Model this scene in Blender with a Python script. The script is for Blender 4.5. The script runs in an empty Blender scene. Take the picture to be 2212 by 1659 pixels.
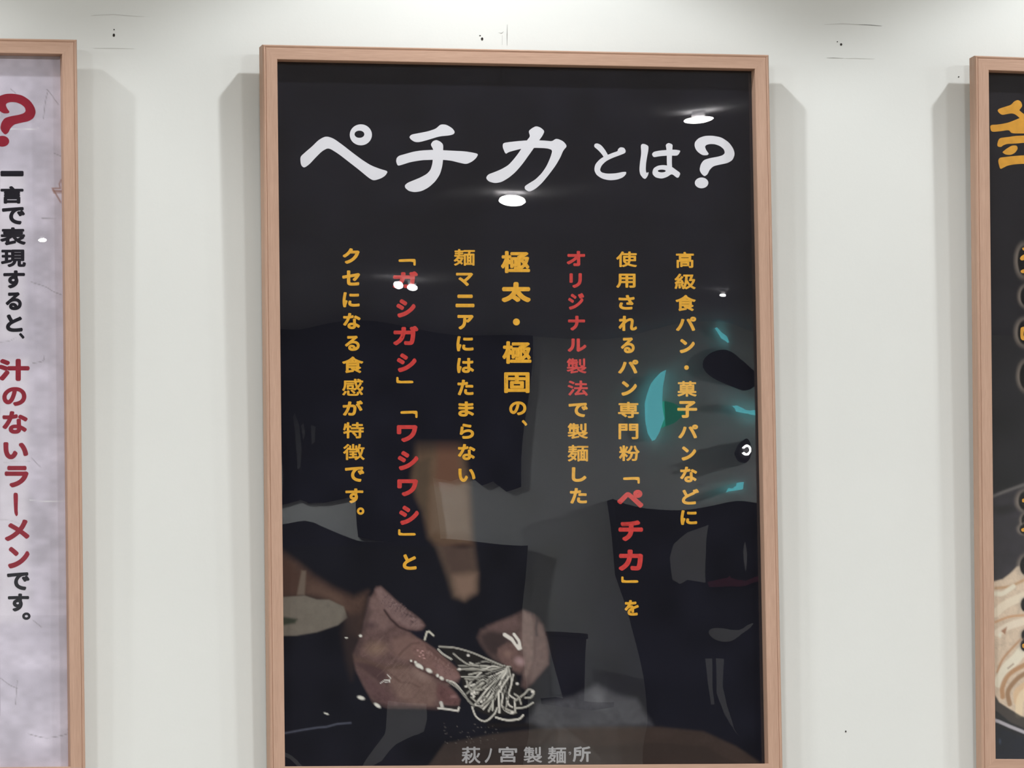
import bpy, bmesh, math, random
import numpy as np
from mathutils import Vector, Matrix, Euler
from mathutils.geometry import tessellate_polygon

SC = bpy.context.scene
COL = SC.collection
random.seed(7)

# ------------------------------------------------------------------ camera
F_PX, CX, CY = 13000.0, 1106.0, 829.5
TOP_Z = 2.65                       # height of the inner top edge of the posters
FRONT_Y = -0.045                   # front of the frames at the top, off the wall
TILT = math.radians(0.7)           # the posters lean out at the top
POSTER = Matrix.Translation((0, FRONT_Y, TOP_Z)) @ Matrix.Rotation(TILT, 4, 'X')
CAM_L = Vector((-1.52081323, -6.81548471, -1.11475021))
YAW, PITCH, ROLL = 0.21768414, 0.10522686, -0.0150383

def cam_axes():
    cy, sy, cp, sp = math.cos(YAW), math.sin(YAW), math.cos(PITCH), math.sin(PITCH)
    fwd = Vector((sy * cp, cy * cp, sp)); right = Vector((cy, -sy, 0)); up = right.cross(fwd)
    cr, sr = math.cos(ROLL), math.sin(ROLL)
    r3 = POSTER.to_3x3()
    return r3 @ (cr * right + sr * up), r3 @ (-sr * right + cr * up), r3 @ fwd
CR, CU, CF = cam_axes()
CAM_W = POSTER @ CAM_L
cam = bpy.data.cameras.new('camera'); cam_ob = bpy.data.objects.new('camera', cam); COL.objects.link(cam_ob)
m = Matrix((CR, CU, -CF)).transposed().to_4x4(); m.translation = CAM_W
cam_ob.matrix_world = m
cam.sensor_width = 36.0; cam.lens = F_PX / 2212.0 * 36.0
cam.clip_start = 0.05; cam.clip_end = 60
SC.camera = cam_ob

# ------------------------------------------------------------------ world, exposure
w = bpy.data.worlds.new('world'); SC.world = w; w.use_nodes = True
w.node_tree.nodes['Background'].inputs[0].default_value = (0.9, 0.95, 1, 1)
w.node_tree.nodes['Background'].inputs[1].default_value = 0.02
vs = SC.view_settings
vs.view_transform = 'Standard'; vs.look = 'None'; vs.gamma = 1.0; vs.use_curve_mapping = False
vs.exposure = 0.28
SC.cycles.use_denoising = True

# ------------------------------------------------------------------ poster spots and added fill lamps (light only; fittings are built below)
CEIL = TOP_Z + 0.45
POSTER_LAMPS = [(-0.97, 1.1), (-0.035, 1.0), (0.81, 1.0)]
LAMP_Y, LAMP_Z = -0.31, TOP_Z + 0.36
SPOT_W, DOWN_W, BACK_W = 6.0, 21.0, 10.0
WASH_W = 34.0
LIGHT_COL = (0.975, 1.0, 1.045)
def aim(ob, loc, target):
    ob.location = loc
    ob.rotation_euler = (Vector(target) - Vector(loc)).to_track_quat('-Z', 'Y').to_euler()
def light(name, kind, loc, target, watts, **kw):
    l = bpy.data.lights.new(name, kind); l.energy = watts; l.color = LIGHT_COL
    for k, v in kw.items(): setattr(l, k, v)
    o = bpy.data.objects.new(name, l); COL.objects.link(o); aim(o, loc, target); return o
for lx, k in POSTER_LAMPS:
    light('poster_spot_light', 'SPOT', (lx, LAMP_Y, LAMP_Z - 0.005), (lx, LAMP_Y + 0.02, LAMP_Z - 1.2), SPOT_W * k,
          spot_size=math.radians(125), spot_blend=0.30, shadow_soft_size=0.012)
DOWN = [(-2.9, -2.2), (-1.75, -2.2), (-0.6, -2.2), (0.55, -2.2), (1.7, -2.2), (2.85, -2.2)]  # unseen ceiling lamps added as general fill for the poster wall
FILL_BACK = [(-2.4, -5.7), (-0.9, -5.7), (0.54, -5.7), (2.9, -5.7)]  # more added fill lamps, kept out of the reflected area
for pos, watts in ((DOWN, DOWN_W), (FILL_BACK, BACK_W)):
    for x, y in pos:
        light('fill_area_light', 'AREA', (x, y, CEIL - 0.012), (x, y, 0), watts, shape='DISK', size=0.20)
WASH = [(0.72, -6.75), (3.0, -6.75)]  # unseen lamps added so the far wall reflects brightly enough
for x, y in WASH:
    light('wall_fill_light', 'SPOT', (x, y, CEIL - 0.10), (1.7, -7.3, TOP_Z - 0.4), WASH_W, spot_size=math.radians(80), spot_blend=0.8, shadow_soft_size=0.03)

# ------------------------------------------------------------------ mapping between picture and planes
def ray(px, py):
    return CF + CR * ((px - CX) / F_PX) - CU * ((py - CY) / F_PX)
def on_poster(mat, px, py, yl):
    """local point of a poster's plane y = yl seen at a pixel"""
    inv = mat.inverted(); c = inv @ CAM_W; d = inv.to_3x3() @ ray(px, py)
    return c + d * ((yl - c.y) / d.y)
def on_wall(px, py, y=0.0):
    d = ray(px, py); return CAM_W + d * ((y - CAM_W.y) / d.y)
def project(P):
    d = np.asarray(P, float) - np.array(CAM_W)
    z = d @ np.array(CF)
    return CX + F_PX * (d @ np.array(CR)) / z, CY - F_PX * (d @ np.array(CU)) / z
def mirrored(px, py, yw, mat=None, glass=0.012):
    """point of the plane y = yw of the room that the glass shows at a pixel"""
    mat = mat or POSTER
    inv = mat.inverted(); c = inv @ CAM_W; d = inv.to_3x3() @ ray(px, py)
    p = c + d * ((glass - c.y) / d.y); d.y = -d.y
    P = mat @ p; D = mat.to_3x3() @ d
    return P + D * ((yw - P.y) / D.y)

# ------------------------------------------------------------------ colour, materials
def s2l(c):
    return tuple(((v / 255) / 12.92) if v / 255 <= 0.04045 else (((v / 255) + 0.055) / 1.055) ** 2.4 for v in c)
ILL = 0.72          # light level on the posters: print colour = seen colour / ILL
def ink(c, k=None):
    k = k or ILL
    return tuple(min(0.95, v / k) for v in s2l(c))

def new_mat(name):
    mt = bpy.data.materials.new(name); mt.use_nodes = True
    nt = mt.node_tree; b = nt.nodes['Principled BSDF']
    return mt, nt, b
def plain(name, col, rough=0.6, spec=0.3, metal=0.0):
    mt, nt, b = new_mat(name)
    b.inputs['Base Color'].default_value = (*col, 1); b.inputs['Roughness'].default_value = rough
    b.inputs['Specular IOR Level'].default_value = spec; b.inputs['Metallic'].default_value = metal
    return mt
def emitter(name, col, strength):
    mt, nt, b = new_mat(name)
    b.inputs['Base Color'].default_value = (*col, 1)
    b.inputs['Emission Color'].default_value = (*col, 1); b.inputs['Emission Strength'].default_value = strength
    return mt
def noisy(name, col, amount=0.06, scale=30, rough=0.8, bump=0.0, bscale=200, spec=0.25, stretch=(1, 1, 1)):
    mt, nt, b = new_mat(name)
    tc = nt.nodes.new('ShaderNodeTexCoord'); mp = nt.nodes.new('ShaderNodeMapping')
    mp.inputs['Scale'].default_value = stretch
    n = nt.nodes.new('ShaderNodeTexNoise'); n.inputs['Scale'].default_value = scale; n.inputs['Detail'].default_value = 6
    r = nt.nodes.new('ShaderNodeValToRGB')
    r.color_ramp.elements[0].position = 0.3; r.color_ramp.elements[1].position = 0.7
    r.color_ramp.elements[0].color = (*[v * (1 - amount) for v in col], 1); r.color_ramp.elements[1].color = (*[min(1, v * (1 + amount)) for v in col], 1)
    nt.links.new(tc.outputs['Object'], mp.inputs[0]); nt.links.new(mp.outputs[0], n.inputs['Vector'])
    nt.links.new(n.outputs['Fac'], r.inputs[0]); nt.links.new(r.outputs[0], b.inputs['Base Color'])
    b.inputs['Roughness'].default_value = rough; b.inputs['Specular IOR Level'].default_value = spec
    if bump:
        n2 = nt.nodes.new('ShaderNodeTexNoise'); n2.inputs['Scale'].default_value = bscale; n2.inputs['Detail'].default_value = 4
        bp = nt.nodes.new('ShaderNodeBump'); bp.inputs['Strength'].default_value = bump; bp.inputs['Distance'].default_value = 0.002
        nt.links.new(mp.outputs[0], n2.inputs['Vector']); nt.links.new(n2.outputs['Fac'], bp.inputs['Height'])
        nt.links.new(bp.outputs[0], b.inputs['Normal'])
    return mt
def wood(name, vertical):
    mt, nt, b = new_mat(name)
    tc = nt.nodes.new('ShaderNodeTexCoord'); mp = nt.nodes.new('ShaderNodeMapping')
    mp.inputs['Scale'].default_value = (60, 60, 2.2) if vertical else (2.2, 60, 60)
    n = nt.nodes.new('ShaderNodeTexNoise'); n.inputs['Scale'].default_value = 3.0; n.inputs['Detail'].default_value = 8; n.inputs['Distortion'].default_value = 0.6
    mp2 = nt.nodes.new('ShaderNodeMapping'); mp2.inputs['Scale'].default_value = (520, 520, 26) if vertical else (26, 520, 520)
    n2 = nt.nodes.new('ShaderNodeTexNoise'); n2.inputs['Scale'].default_value = 1.6; n2.inputs['Detail'].default_value = 3
    r = nt.nodes.new('ShaderNodeValToRGB')
    cs = [(0.25, (170, 137, 116)), (0.5, (184, 150, 128)), (0.75, (196, 162, 140))]
    r.color_ramp.elements[0].position = cs[0][0]; r.color_ramp.elements[0].color = (*ink(cs[0][1], 0.90), 1)
    r.color_ramp.elements[1].position = cs[2][0]; r.color_ramp.elements[1].color = (*ink(cs[2][1], 0.90), 1)
    e = r.color_ramp.elements.new(cs[1][0]); e.color = (*ink(cs[1][1], 0.90), 1)
    mix = nt.nodes.new('ShaderNodeMath'); mix.operation = 'MULTIPLY_ADD'; mix.inputs[1].default_value = 0.5; 
    half = nt.nodes.new('ShaderNodeMath'); half.operation = 'MULTIPLY'; half.inputs[1].default_value = 0.5
    nt.links.new(tc.outputs['Object'], mp.inputs[0]); nt.links.new(mp.outputs[0], n.inputs['Vector'])
    nt.links.new(tc.outputs['Object'], mp2.inputs[0]); nt.links.new(mp2.outputs[0], n2.inputs['Vector'])
    nt.links.new(n2.outputs['Fac'], half.inputs[0]); nt.links.new(n.outputs['Fac'], mix.inputs[0]); nt.links.new(half.outputs[0], mix.inputs[2])
    nt.links.new(mix.outputs[0], r.inputs[0]); nt.links.new(r.outputs[0], b.inputs['Base Color'])
    bp = nt.nodes.new('ShaderNodeBump'); bp.inputs['Strength'].default_value = 0.25; bp.inputs['Distance'].default_value = 0.0006
    nt.links.new(n2.outputs['Fac'], bp.inputs['Height']); nt.links.new(bp.outputs[0], b.inputs['Normal'])
    b.inputs['Roughness'].default_value = 0.55; b.inputs['Specular IOR Level'].default_value = 0.3
    return mt
def acrylic_mat():
    mt, nt, b = new_mat('clear_acrylic'); nt.nodes.remove(b)
    out = nt.nodes['Material Output']
    fr = nt.nodes.new('ShaderNodeFresnel'); ge = nt.nodes.new('ShaderNodeNewGeometry')
    mi = nt.nodes.new('ShaderNodeMapRange'); mi.inputs['To Min'].default_value = 1.5; mi.inputs['To Max'].default_value = 1 / 1.5   # both faces reflect as from air
    nt.links.new(ge.outputs['Backfacing'], mi.inputs['Value']); nt.links.new(mi.outputs[0], fr.inputs['IOR'])
    tr = nt.nodes.new('ShaderNodeBsdfTransparent'); gl = nt.nodes.new('ShaderNodeBsdfGlossy')
    gl.inputs['Roughness'].default_value = 0.0; tr.inputs[0].default_value = (0.99, 0.99, 0.99, 1)
    mx = nt.nodes.new('ShaderNodeMixShader')
    nt.links.new(fr.outputs[0], mx.inputs[0]); nt.links.new(tr.outputs[0], mx.inputs[1]); nt.links.new(gl.outputs[0], mx.inputs[2])
    nt.links.new(mx.outputs[0], out.inputs['Surface'])
    return mt
def print_mat(name):
    mt, nt, b = new_mat(name)
    a = nt.nodes.new('ShaderNodeAttribute'); a.attribute_name = 'ink'
    n = nt.nodes.new('ShaderNodeTexNoise'); n.inputs['Scale'].default_value = 900; n.inputs['Detail'].default_value = 2
    tc = nt.nodes.new('ShaderNodeTexCoord'); nt.links.new(tc.outputs['Object'], n.inputs['Vector'])
    mr = nt.nodes.new('ShaderNodeMapRange'); mr.inputs['To Min'].default_value = 0.93; mr.inputs['To Max'].default_value = 1.07
    mul = nt.nodes.new('ShaderNodeVectorMath'); mul.operation = 'SCALE'
    nt.links.new(n.outputs['Fac'], mr.inputs['Value']); nt.links.new(a.outputs['Color'], mul.inputs[0]); nt.links.new(mr.outputs[0], mul.inputs['Scale'])
    nt.links.new(mul.outputs[0], b.inputs['Base Color'])
    b.inputs['Roughness'].default_value = 0.75; b.inputs['Specular IOR Level'].default_value = 0.12
    return mt

M_WALL = noisy('cream_wall_paint', s2l((230, 232, 226)), 0.012, 8, 0.85, 0.05, 220, 0.2)
M_CEIL = noisy('grey_ceiling_paint', (0.55, 0.54, 0.56), 0.05, 6, 0.9)
M_FLOOR = noisy('brown_floor', (0.22, 0.16, 0.11), 0.2, 5, 0.5)
M_WV, M_WH = wood('beech_wood_upright', True), wood('beech_wood_level', False)
M_ACR = acrylic_mat()
M_PRINT = print_mat('printed_ink')
M_BOARD = plain('backing_board', (0.45, 0.34, 0.24), 0.9)
M_RUBBER = plain('rubber', (0.05, 0.05, 0.05), 0.8)
M_METAL = plain('brushed_metal', (0.5, 0.5, 0.5), 0.35, 0.5, 1.0)
M_BLACK = plain('black_paint', (0.02, 0.02, 0.022), 0.5)
M_WHITE = plain('white_lettering_ink', ink((212, 212, 228)), 0.7, 0.15)
M_YELLOW = noisy('amber_lettering_ink', ink((222, 160, 52)), 0.10, 220, 0.7, spec=0.15)
M_RED = noisy('red_lettering_ink', ink((190, 62, 58)), 0.12, 220, 0.7, spec=0.15)
M_GREY = plain('grey_lettering_ink', ink((150, 150, 150)), 0.7, 0.15)
M_INKBLACK = plain('black_lettering_ink', ink((16, 14, 26)), 0.7, 0.15)
M_CRIMSON = noisy('crimson_lettering_ink', ink((134, 24, 44)), 0.10, 150, 0.7, spec=0.15)
M_GOLD = noisy('golden_lettering_ink', ink((200, 146, 54)), 0.10, 120, 0.7, spec=0.15)

# ------------------------------------------------------------------ objects
def mesh_ob(name, verts, faces, mat, parent=None, smooth=False, mats=None, idx=None):
    me = bpy.data.meshes.new(name); me.from_pydata([tuple(v) for v in verts], [], [tuple(f) for f in faces])
    for x in (mats or [mat]): me.materials.append(x)
    if idx is not None: me.polygons.foreach_set('material_index', idx)
    if smooth: me.polygons.foreach_set('use_smooth', [True] * len(me.polygons))
    me.update()
    o = bpy.data.objects.new(name, me); COL.objects.link(o)
    if parent is not None: o.parent = parent
    return o
def bm_ob(name, bm, mat, parent=None, smooth=False):
    me = bpy.data.meshes.new(name); bmesh.ops.recalc_face_normals(bm, faces=bm.faces); bm.to_mesh(me); bm.free()
    me.materials.append(mat)
    if smooth: me.polygons.foreach_set('use_smooth', [True] * len(me.polygons))
    o = bpy.data.objects.new(name, me); COL.objects.link(o)
    if parent is not None: o.parent = parent
    return o
def empty(name, loc=(0, 0, 0)):
    o = bpy.data.objects.new(name, None); o.empty_display_size = 0.05; COL.objects.link(o); o.location = loc; return o
def tag(o, label=None, cat=None, group=None, kind=None):
    for k, v in (('label', label), ('category', cat), ('group', group), ('kind', kind)):
        if v: o[k] = v
    return o
def box_bm(bm, lo, hi, bevel=0.0):
    lo, hi = Vector(lo), Vector(hi)
    r = bmesh.ops.create_cube(bm, size=1, matrix=Matrix.Translation((lo + hi) / 2) @ Matrix.Diagonal((*(hi - lo), 1)))
    if bevel:
        es = list({e for v in r['verts'] for e in v.link_edges})
        bmesh.ops.bevel(bm, geom=es, offset=bevel, segments=2, affect='EDGES')
def box(name, lo, hi, mat, parent=None, bevel=0.0):
    bm = bmesh.new(); box_bm(bm, lo, hi, bevel); return bm_ob(name, bm, mat, parent)
def lathe(name, prof, mat, parent=None, seg=28, mtx=Matrix.Identity(4), smooth=True):
    vs_, fs = [], []
    for r, z in prof:
        for k in range(seg):
            a = 2 * math.pi * k / seg; vs_.append(mtx @ Vector((r * math.cos(a), r * math.sin(a), z)))
    for i in range(len(prof) - 1):
        for k in range(seg):
            k2 = (k + 1) % seg; fs.append((i * seg + k, i * seg + k2, (i + 1) * seg + k2, (i + 1) * seg + k))
    return mesh_ob(name, vs_, fs, mat, parent, smooth)
def slab(name, pts, depth, mat, parent=None):
    """closed outline of 3-D points on a plane y = const, given thickness towards -y"""
    n = len(pts); tri = tessellate_polygon([[Vector((p.x, p.z, 0)) for p in pts]])
    vs_ = [Vector((p.x, p.y - depth, p.z)) for p in pts] + [Vector(p) for p in pts]
    fs = [tuple(t) for t in tri] + [tuple(i + n for i in reversed(t)) for t in tri]
    fs += [(i, (i + 1) % n, (i + 1) % n + n, i + n) for i in range(n)]
    bm = bmesh.new()
    bv = [bm.verts.new(v) for v in vs_]
    for f in fs:
        try: bm.faces.new([bv[i] for i in f])
        except ValueError: pass
    return bm_ob(name, bm, mat, parent)

# ------------------------------------------------------------------ the room
X0, X1, YB = -4.0, 4.0, -7.3
tag(box('wall_north', (X0 - 0.1, 0, 0), (X1 + 0.1, 0.1, CEIL), M_WALL), kind='structure')
tag(box('wall_south', (X0 - 0.1, YB - 0.1, 0), (X1 + 0.1, YB, CEIL), M_WALL), kind='structure')
tag(box('wall_west', (X0 - 0.1, YB, 0), (X0, 0, CEIL), M_WALL), kind='structure')
tag(box('wall_east', (X1, YB, 0), (X1 + 0.1, 0, CEIL), M_WALL), kind='structure')
tag(box('floor', (X0 - 0.1, YB - 0.1, -0.1), (X1 + 0.1, 0.1, 0), M_FLOOR), kind='structure')
tag(box('ceiling', (X0 - 0.1, YB - 0.1, CEIL), (X1 + 0.1, 0.1, CEIL + 0.1), M_CEIL), kind='structure')
WALL = bpy.data.objects['wall_north']

# ------------------------------------------------------------------ numpy painting for the printed photographs
rng = np.random.default_rng(5)
def vnoise(x, y, cell, seed=0):
    g = np.random.default_rng(seed).random((257, 257))
    u, v = x / cell, y / cell
    i, j = np.floor(u).astype(int), np.floor(v).astype(int); fu, fv = u - i, v - j
    fu = fu * fu * (3 - 2 * fu); fv = fv * fv * (3 - 2 * fv)
    i %= 256; j %= 256
    return (g[i, j] * (1 - fu) + g[i + 1, j] * fu) * (1 - fv) + (g[i, j + 1] * (1 - fu) + g[i + 1, j + 1] * fu) * fv
def smooth01(t):
    t = np.clip(t, 0, 1); return t * t * (3 - 2 * t)
class Painter:
    def __init__(self, x, y, base):
        self.x, self.y = x, y; self.c = np.tile(np.array(base, float), (len(x), 1))
    def sel(self, pts, pad):
        p = np.array(pts, float)
        return np.nonzero((self.x > p[:, 0].min() - pad) & (self.x < p[:, 0].max() + pad) & (self.y > p[:, 1].min() - pad) & (self.y < p[:, 1].max() + pad))[0]
    def sd(self, k, pts):
        px, py = self.x[k], self.y[k]; p = np.array(pts, float); n = len(p)
        best = np.full(len(k), 1e9); ins = np.zeros(len(k), bool)
        for a, b in zip(p, np.roll(p, -1, 0)):
            e = b - a; wx, wy = px - a[0], py - a[1]
            t = np.clip((wx * e[0] + wy * e[1]) / max(1e-9, e @ e), 0, 1)
            best = np.minimum(best, (wx - t * e[0]) ** 2 + (wy - t * e[1]) ** 2)
            c1 = (a[1] <= py) != (b[1] <= py)
            with np.errstate(divide='ignore', invalid='ignore'):
                xx = a[0] + (py - a[1]) / (b[1] - a[1] if b[1] != a[1] else 1e-9) * e[0]
            ins ^= c1 & (px < xx)
        d = np.sqrt(best); return np.where(ins, d, -d)
    def blend(self, k, al, rgb):
        self.c[k] = self.c[k] * (1 - al[:, None]) + np.array(rgb) * al[:, None]
    def poly(self, pts, rgb, blur=3, op=1.0, mott=0.0, seed=1, cell=9):
        k = self.sel(pts, blur + 2)
        if not len(k): return
        al = op * smooth01((self.sd(k, pts) + blur) / (2 * blur))
        col = np.array(ink(rgb))
        if mott:
            f = 1 + mott * (2 * (0.6 * vnoise(self.x[k], self.y[k], cell, seed) + 0.4 * vnoise(self.x[k], self.y[k], cell / 3, seed + 1)) - 1)
            self.c[k] = self.c[k] * (1 - al[:, None]) + col * f[:, None] * al[:, None]
        else: self.blend(k, al, col)
    def line(self, pts, rad, rgb, blur=1.2, op=1.0, taper=False):
        k = self.sel(pts, rad + blur + 2)
        if not len(k): return
        px, py = self.x[k], self.y[k]; p = np.array(pts, float); best = np.full(len(k), 1e9)
        n = len(p) - 1
        for i in range(n):
            a, b = p[i], p[i + 1]; e = b - a; wx, wy = px - a[0], py - a[1]
            t = np.clip((wx * e[0] + wy * e[1]) / max(1e-9, e @ e), 0, 1)
            d = np.hypot(wx - t * e[0], wy - t * e[1])
            if taper: d = d / np.maximum(0.25, 1 - np.abs((i + t) / n - 0.4) * 1.1)
            best = np.minimum(best, d)
        self.blend(k, op * smooth01((rad + blur - best) / (2 * blur)), ink(rgb))
    def blob(self, cx, cy, rx, ry, rgb, op=1.0, hard=0.0, rot=0.0):
        k = self.sel([(cx - rx - ry, cy - ry - rx), (cx + rx + ry, cy + ry + rx)], 2)
        if not len(k): return
        c, s = math.cos(rot), math.sin(rot); dx, dy = self.x[k] - cx, self.y[k] - cy
        d = np.hypot((dx * c + dy * s) / rx, (-dx * s + dy * c) / ry)
        self.blend(k, op * smooth01((1 - d) / (1 - hard)), ink(rgb))
def crop(ox, oy, sc, pts):
    return [(ox + a / sc, oy + b / sc) for a, b in pts]
def spline(pts, n=6):
    p = [np.array(q, float) for q in pts]; p = [2 * p[0] - p[1]] + p + [2 * p[-1] - p[-2]]; out = []
    for i in range(1, len(p) - 2):
        for t in np.linspace(0, 1, n, endpoint=False):
            a, b, c, d = p[i - 1:i + 3]
            out.append(tuple(0.5 * (2 * b + (c - a) * t + (2 * a - 5 * b + 4 * c - d) * t * t + (3 * b - a - 3 * c + d) * t ** 3)))
    return out + [tuple(p[-2])]

def paint_hands(P):
    """the photograph printed on the lower part of the black poster: two hands pressing a bunch of noodles"""
    A = lambda pts: crop(580, 1200, 3.351, pts)
    B = lambda pts: crop(700, 1250, 4.254, pts)
    n = vnoise(P.x, P.y, 60, 3)[:, None]
    P.c = P.c * (0.75 + 0.5 * n) + np.clip((P.y - 1150) / 500, 0, 1)[:, None] * np.array(ink((15, 16, 26))) * 0.3 * n
    # blurred pale torso between the sleeves
    P.poly([(900, 978), (985, 966), (1004, 988), (1014, 1050), (1022, 1180), (1030, 1240), (1030, 1275), (1004, 1296), (980, 1288), (966, 1240), (944, 1180), (926, 1160), (914, 1100), (900, 1075), (890, 1030)], (92, 74, 58), 12, 0.95, 0.14, 4, 20)
    P.poly([(898, 1000), (930, 985), (926, 1045), (924, 1120), (908, 1095), (896, 1045)], (70, 60, 48), 10, 0.7)
    P.poly([(945, 975), (990, 975), (998, 1045), (975, 1058), (958, 1066), (940, 1045)], (96, 66, 52), 10, 0.75)
    P.poly([(932, 1050), (1002, 1046), (1012, 1150), (932, 1150)], (104, 88, 74), 10, 0.6)  # brightening of the grey reflected band, painted into the print
    P.poly([(944, 1172), (1018, 1172), (1028, 1236), (972, 1244)], (70, 52, 46), 13, 0.75)
    P.poly([(980, 1244), (1028, 1240), (1026, 1280), (1002, 1292), (986, 1282)], (124, 96, 78), 13, 0.8)
    P.blob(1000, 1180, 36, 10, (44, 32, 30), 0.7)
    # grey-brown table edge and flour
    P.poly([(960, 1606), (1070, 1585), (1180, 1572), (1300, 1568), (1420, 1570), (1520, 1580), (1590, 1612), (1650, 1652), (1650, 1690), (900, 1690)], (56, 46, 41), 5, 0.95, 0.14, 12, 16)
    P.poly([(1040, 1618), (1200, 1606), (1300, 1612), (1420, 1604), (1520, 1612), (1610, 1660), (1000, 1690)], (44, 37, 34), 4, 0.6)
    P.poly([(1160, 1520), (1240, 1505), (1290, 1478), (1330, 1500), (1375, 1510), (1408, 1566), (1180, 1572), (1140, 1560)], (74, 74, 78), 10, 0.75, 0.25, 21, 12)
    P.blob(1292, 1508, 26, 30, (104, 104, 108), 0.5)
    for k in range(60):
        P.blob(960 + rng.random() * 130, 1560 + rng.random() * 45, 1 + rng.random() * 2.2, 0.8 + rng.random(), (120, 112, 104), 0.6)
    # forearm and the pale board behind it
    P.poly(A([(60, -60), (110, -20), (210, 50), (330, 150), (480, 240), (620, 300), (720, 260), (690, 420), (660, 600), (590, 560), (560, 420), (440, 330), (260, 290), (60, 300)]), (76, 54, 43), 12, 0.95, 0.2, 6, 14)
    P.poly(A([(60, 20), (160, 60), (220, 130), (215, 290), (60, 300)]), (72, 48, 37), 9, 0.7)
    P.poly(A([(240, 110), (272, 110), (262, 285), (205, 285)]), (104, 90, 76), 3, 0.8)
    P.poly(A([(300, 200), (420, 240), (540, 310), (560, 380), (420, 300), (280, 270)]), (92, 68, 55), 10, 0.6)
    P.poly(A([(60, 320), (110, 300), (260, 290), (350, 318), (440, 320), (545, 370), (572, 450), (500, 505), (350, 555), (200, 580), (60, 582)]), (104, 96, 84), 2.5, 1.0, 0.10, 8, 12)
    P.poly(A([(80, 440), (210, 460), (190, 490), (80, 510)]), (42, 50, 36), 4, 0.9)
    P.poly(A([(560, 430), (680, 420), (650, 640), (640, 760), (600, 900), (560, 760), (530, 560)]), (48, 36, 34), 12, 0.8)
    # left hand: palm, thumb, fingers
    hand = B([(480, 75), (520, 68), (600, 140), (650, 190), (740, 270), (830, 330), (900, 385), (932, 430), (900, 475), (845, 490), (780, 478), (850, 530), (930, 590), (1010, 640), (1090, 710), (1160, 770), (1220, 825), (1255, 900), (1235, 955), (1180, 960), (1150, 985), (1210, 1050), (1250, 1110), (1240, 1160), (1170, 1172), (1090, 1165), (1050, 1200), (880, 1188), (700, 1190), (590, 1185), (450, 1140), (370, 1000), (290, 840), (268, 700), (300, 620), (350, 500), (370, 400), (400, 300), (430, 180)])
    P.poly(hand, (92, 68, 64), 4, 1.0, 0.30, 9, 9)
    P.poly(B([(470, 100), (520, 80), (640, 190), (760, 290), (880, 380), (915, 430), (850, 470), (760, 445), (660, 390), (560, 290), (500, 190)]), (118, 92, 88), 5, 0.85, 0.25, 31, 6)
    P.poly(B([(420, 180), (500, 150), (560, 300), (640, 420), (560, 480), (400, 470), (380, 400)]), (114, 88, 82), 8, 0.7, 0.2, 32, 8)
    P.line(B([(555, 290), (610, 370), (690, 445), (780, 482)]), 2.2, (52, 36, 36), 2.2, 0.9)
    P.poly(B([(600, 190), (700, 240), (800, 330), (760, 350), (650, 260)]), (92, 70, 68), 4, 0.7)
    for a, b in ((700, 255), (760, 330), (800, 345), (840, 355), (810, 395)): P.blob(*B([(a, b)])[0], 6, 3.5, (62, 46, 50), 0.8, 0, 0.5)
    P.blob(*B([(430, 430)])[0], 22, 14, (62, 44, 48), 0.75)
    P.blob(*B([(480, 645)])[0], 42, 26, (128, 100, 80), 0.75)
    P.poly(B([(620, 560), (760, 520), (860, 560), (930, 640), (900, 740), (760, 760), (640, 700)]), (118, 88, 78), 8, 0.7)
    P.poly(B([(840, 560), (930, 590), (1090, 715), (1220, 830), (1250, 900), (1180, 950), (1080, 910), (950, 830), (840, 740), (790, 650)]), (116, 84, 76), 5, 0.85, 0.25, 33, 6)
    P.poly(B([(1000, 760), (1180, 850), (1245, 905), (1180, 955), (1060, 890)]), (128, 94, 90), 6, 0.6, 0.2, 34, 6)
    P.line(B([(690, 700), (740, 650), (800, 600), (870, 590)]), 2, (78, 54, 50), 3, 0.6)
    P.poly(B([(280, 760), (420, 770), (560, 830), (620, 920), (590, 960), (500, 950), (420, 880), (330, 820)]), (72, 50, 50), 6, 0.85)
    P.poly(B([(330, 870), (430, 920), (560, 1010), (640, 1080), (600, 1180), (470, 1135), (390, 1000)]), (86, 60, 60), 8, 0.8, 0.25, 37, 7)
    P.poly(B([(560, 830), (700, 800), (860, 820), (980, 900), (1040, 960), (1060, 1080), (1000, 1170), (860, 1180), (700, 1120), (620, 1000)]), (112, 86, 76), 8, 0.85, 0.2, 35, 8)
    P.blob(*B([(890, 890)])[0], 34, 17, (134, 108, 98), 0.7, 0, 0.4)
    P.line(B([(540, 820), (640, 900), (700, 950), (800, 960), (880, 1000)]), 1.8, (84, 60, 54), 3, 0.6)
    P.poly(B([(1045, 960), (1140, 1000), (1215, 1060), (1245, 1115), (1235, 1158), (1170, 1165), (1060, 1140), (1030, 1060)]), (98, 64, 62), 5, 0.9, 0.25, 36, 6)
    P.blob(*B([(1190, 1085)])[0], 12, 7, (150, 112, 108), 0.6)
    P.poly(B([(270, 700), (420, 745), (560, 800), (700, 780), (760, 800), (700, 830), (560, 840), (420, 790), (280, 760)]), (84, 62, 50), 6, 0.6)
    P.poly(B([(930, 600), (1000, 650), (1100, 740), (1210, 830), (1230, 850), (1150, 800), (1040, 720), (940, 640)]), (84, 58, 54), 5, 0.7)
    P.poly(B([(440, 1120), (590, 1165), (880, 1170), (1040, 1180), (1040, 1205), (880, 1195), (590, 1190), (450, 1145)]), (52, 38, 38), 5, 0.8)
    P.poly(B([(268, 690), (300, 620), (350, 500), (370, 400), (410, 260), (440, 300), (400, 420), (380, 520), (330, 640), (300, 720)]), (66, 50, 48), 7, 0.7)
    P.poly(B([(780, 475), (900, 480), (950, 470), (930, 560), (860, 540)]), (22, 20, 34), 4, 0.95)
    P.line(B([(790, 760), (880, 830), (1000, 890), (1120, 950)]), 2.6, (66, 42, 40), 3, 0.8)
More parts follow.
